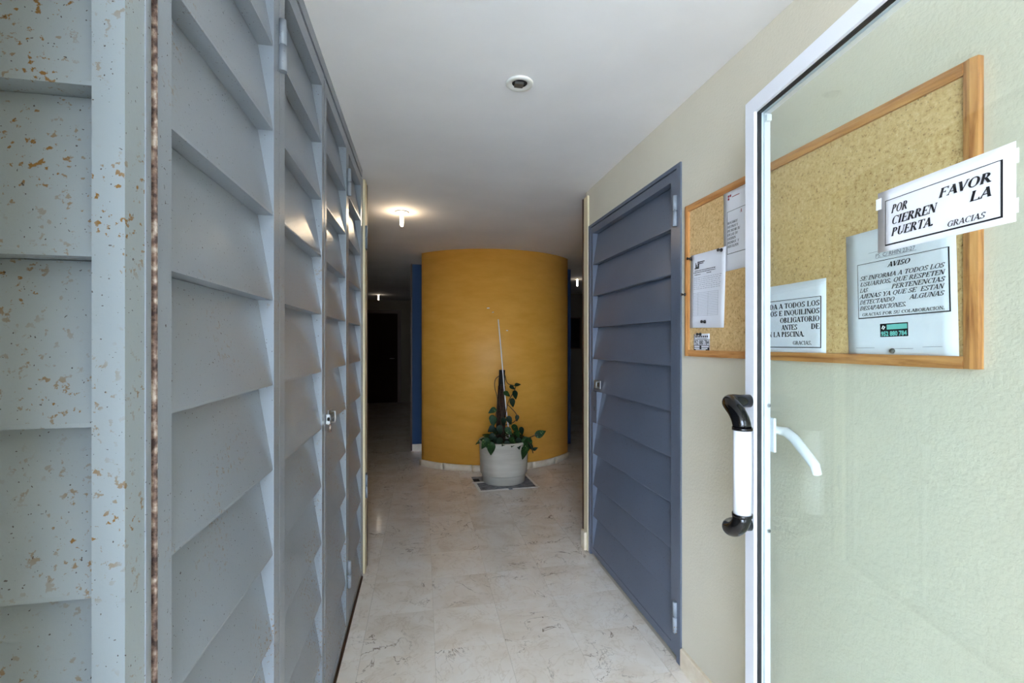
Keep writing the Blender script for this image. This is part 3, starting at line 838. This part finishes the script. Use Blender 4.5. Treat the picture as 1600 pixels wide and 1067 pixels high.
pl_ = empty('pothos_plant', (PX, PY, .392), label='trailing variegated pothos climbing a dark pole in the pale planter', cat='plant')
def wl(px, py, dy=0.0):
    """photo measurement -> plant-local point in the plane of the pot"""
    u = (px - 800) / F_PX; v = (VPY - py) / F_PX
    c, s = math.cos(YAW), math.sin(YAW)
    d = Vector((u * c + s, c - u * s, v)); t = (PY + dy) / d.y
    return Vector((d.x * t - PX, dy, EYE + d.z * t - .392))
pole_top = wl(784.5, 578, .03)
mbp = MB(); pts = []; rs = []
for i in range(15):
    t = i / 14; p = Vector((-.03, .03, -.02)).lerp(pole_top, t)
    pts.append(p); rs.append(.050 - .014 * t + R.uniform(-.003, .003))
mbp.tube(pts[:12], rs[:12], 14).build('moss_pole', M['coir'], pl_)
MB().tube(pts[11:], [r * .88 for r in rs[11:]], 14).build('pole_top', M['gap'], pl_)
MB().tube([wl(778.5, 499, -.06), wl(783, 548, -.055), wl(788, 610, -.05), wl(792, 650, -.05), Vector((.06, -.05, 0))], .0055, 8).build('support_cane', M['whiteplastic'], pl_)
def vine(ps, r=.004):
    V = [Vector(p) for p in ps]; out = []
    for i in range(len(V) - 1):
        a, b = V[max(i - 1, 0)], V[i]; c_, d = V[i + 1], V[min(i + 2, len(V) - 1)]
        for k in range(5):
            t = k / 5
            out.append(.5 * ((2 * b) + (c_ - a) * t + (2 * a - 5 * b + 4 * c_ - d) * t * t + (3 * b - a - 3 * c_ + d) * t ** 3))
    out.append(V[-1])
    MB().tube(out, r, 6).build('vine', M['stem'], pl_)
vine([wl(789, 586, -.02), wl(792, 597, -.05), wl(797, 601, -.06), wl(806, 603, -.06)])
vine([wl(806, 603, -.06), wl(803, 612, -.06), wl(797, 622, -.06), wl(793, 632, -.06), wl(790, 648, -.05)])
vine([wl(780, 587, -.01), wl(774, 593, -.03), wl(773, 605, -.04), wl(777, 622, -.04), wl(776, 640, -.04), wl(773, 660, -.04)])
vine([wl(793, 632, -.06), wl(803, 642, -.07), wl(808, 650, -.07), wl(806, 656, -.07), wl(800, 661, -.06), wl(790, 664, -.04)])
vine([wl(783, 600, -.02), wl(780, 625, -.05), wl(784, 650, -.05), wl(780, 675, -.05)])
vine([wl(786, 600, -.02), wl(788, 630, -.05), wl(783, 655, -.05), wl(788, 680, -.05)])
vine([wl(815, 688, -.1), wl(826, 684, -.13), wl(836, 680, -.14), wl(843, 677, -.14)], .005)
vine([wl(815, 690, -.16), wl(824, 690, -.24), wl(830, 698, -.26), wl(833, 708, -.26)], .005)

def leaf_mesh(nm, L, W, fold, droop, mat):
    n = 8; vs = []; fs = []
    prof = [0, .62, .95, 1.0, .92, .76, .55, .30, 0]
    for i in range(n + 1):
        t = i / n; hw = W / 2 * prof[i]; x = L * t; z = -droop * t * t * L
        back = -.06 * L if i == 1 else 0
        vs += [(x + back, -hw, z + fold * hw), (x, 0, z), (x + back, hw, z + fold * hw)]
    for i in range(n):
        a = 3 * i
        fs += [(a, a + 3, a + 4, a + 1), (a + 1, a + 4, a + 5, a + 2)]
    mb = MB().add(vs, fs, True)
    k = len(vs)
    mb.add([(x, y, z - .0008) for x, y, z in vs], [tuple(reversed(f)) for f in fs], True)
    return mb.mesh(nm, mat)
LM = [leaf_mesh('leaf', .10, .066, .25, .25, M['leaf']), leaf_mesh('leaf', .11, .070, .35, .5, M['leaf']), leaf_mesh('leaf', .085, .055, .2, .35, M['leaf_dark'])]
def leaf(base, direction, up, sc, var):
    x = Vector(direction).normalized(); z = Vector(up); z = (z - x * z.dot(x)).normalized(); y = z.cross(x)
    o = link('leaf', LM[var], pl_)
    m = Matrix(((x.x, y.x, z.x, base[0]), (x.y, y.y, z.y, base[1]), (x.z, y.z, z.z, base[2]), (0, 0, 0, 1)))
    o.matrix_basis = m @ Matrix.Scale(sc, 4)
V3 = Vector
FU = V3((0, -1, .25))
for (bx_, by_, tx_, ty_, dy, var, sc) in (
    (804, 602, 814, 599, -.06, 2, .75), (796, 603, 805, 607, -.06, 2, .75), (803, 610, 808, 624, -.07, 2, 1.1), (799, 622, 803, 636, -.07, 2, 1.1), (787, 612, 795, 617, -.07, 0, .8),
    (808, 648, 808, 661, -.07, 2, .8), (775, 638, 765, 644, -.06, 0, .9), (770, 648, 768, 660, -.08, 0, 1.0), (772, 650, 771, 662, -.1, 0, 1.0), (772, 665, 762, 675, -.1, 2, 1.0),
    (793, 650, 798, 660, -.08, 2, 1.1), (786, 652, 789, 664, -.09, 2, 1.0), (780, 664, 782, 678, -.12, 2, 1.15), (790, 668, 797, 676, -.12, 0, 1.0), (800, 664, 808, 672, -.1, 0, 1.0),
    (813, 667, 818, 680, -.1, 2, 1.0), (806, 672, 812, 684, -.12, 0, .9), (770, 676, 766, 690, -.14, 2, 1.0), (763, 684, 754, 698, -.2, 1, 1.1), (767, 690, 768, 708, -.26, 1, 1.2),
    (822, 682, 819, 695, -.2, 1, 1.0), (823, 684, 829, 700, -.24, 1, 1.2), (818, 697, 821, 715, -.27, 1, 1.2), (826, 694, 834, 702, -.24, 2, .9), (836, 681, 850, 675, -.14, 0, 1.2), (833, 703, 838, 700, -.25, 2, .6),
    (776, 690, 772, 684, -.12, 2, 1.0), (784, 684, 778, 692, -.15, 2, 1.1), (795, 684, 803, 690, -.15, 0, 1.0), (788, 690, 794, 694, -.18, 2, 1.0), (806, 686, 814, 690, -.15, 2, 1.0), (776, 670, 770, 672, -.06, 2, .9)):
    b = wl(bx_, by_, dy); t_ = wl(tx_, ty_, dy - .02)
    leaf(b, t_ - b, FU + V3((R.uniform(-.4, .4), 0, R.uniform(0, .5))), sc * (t_ - b).length / .10 if False else sc, var)
for k in range(60):
    a = R.uniform(0, 2 * math.pi); r = .20 * math.sqrt(R.random()); h = .01 + .13 * (1 - r / .22) * R.random()
    b = V3((r * math.cos(a), r * math.sin(a), h))
    leaf(b, (math.cos(a + R.uniform(-.7, .7)), math.sin(a + R.uniform(-.7, .7)), R.uniform(-.1, .5)), (R.uniform(-.3, .3), -.4, 1), R.uniform(.75, 1.1), R.choice((0, 2, 2, 1)))
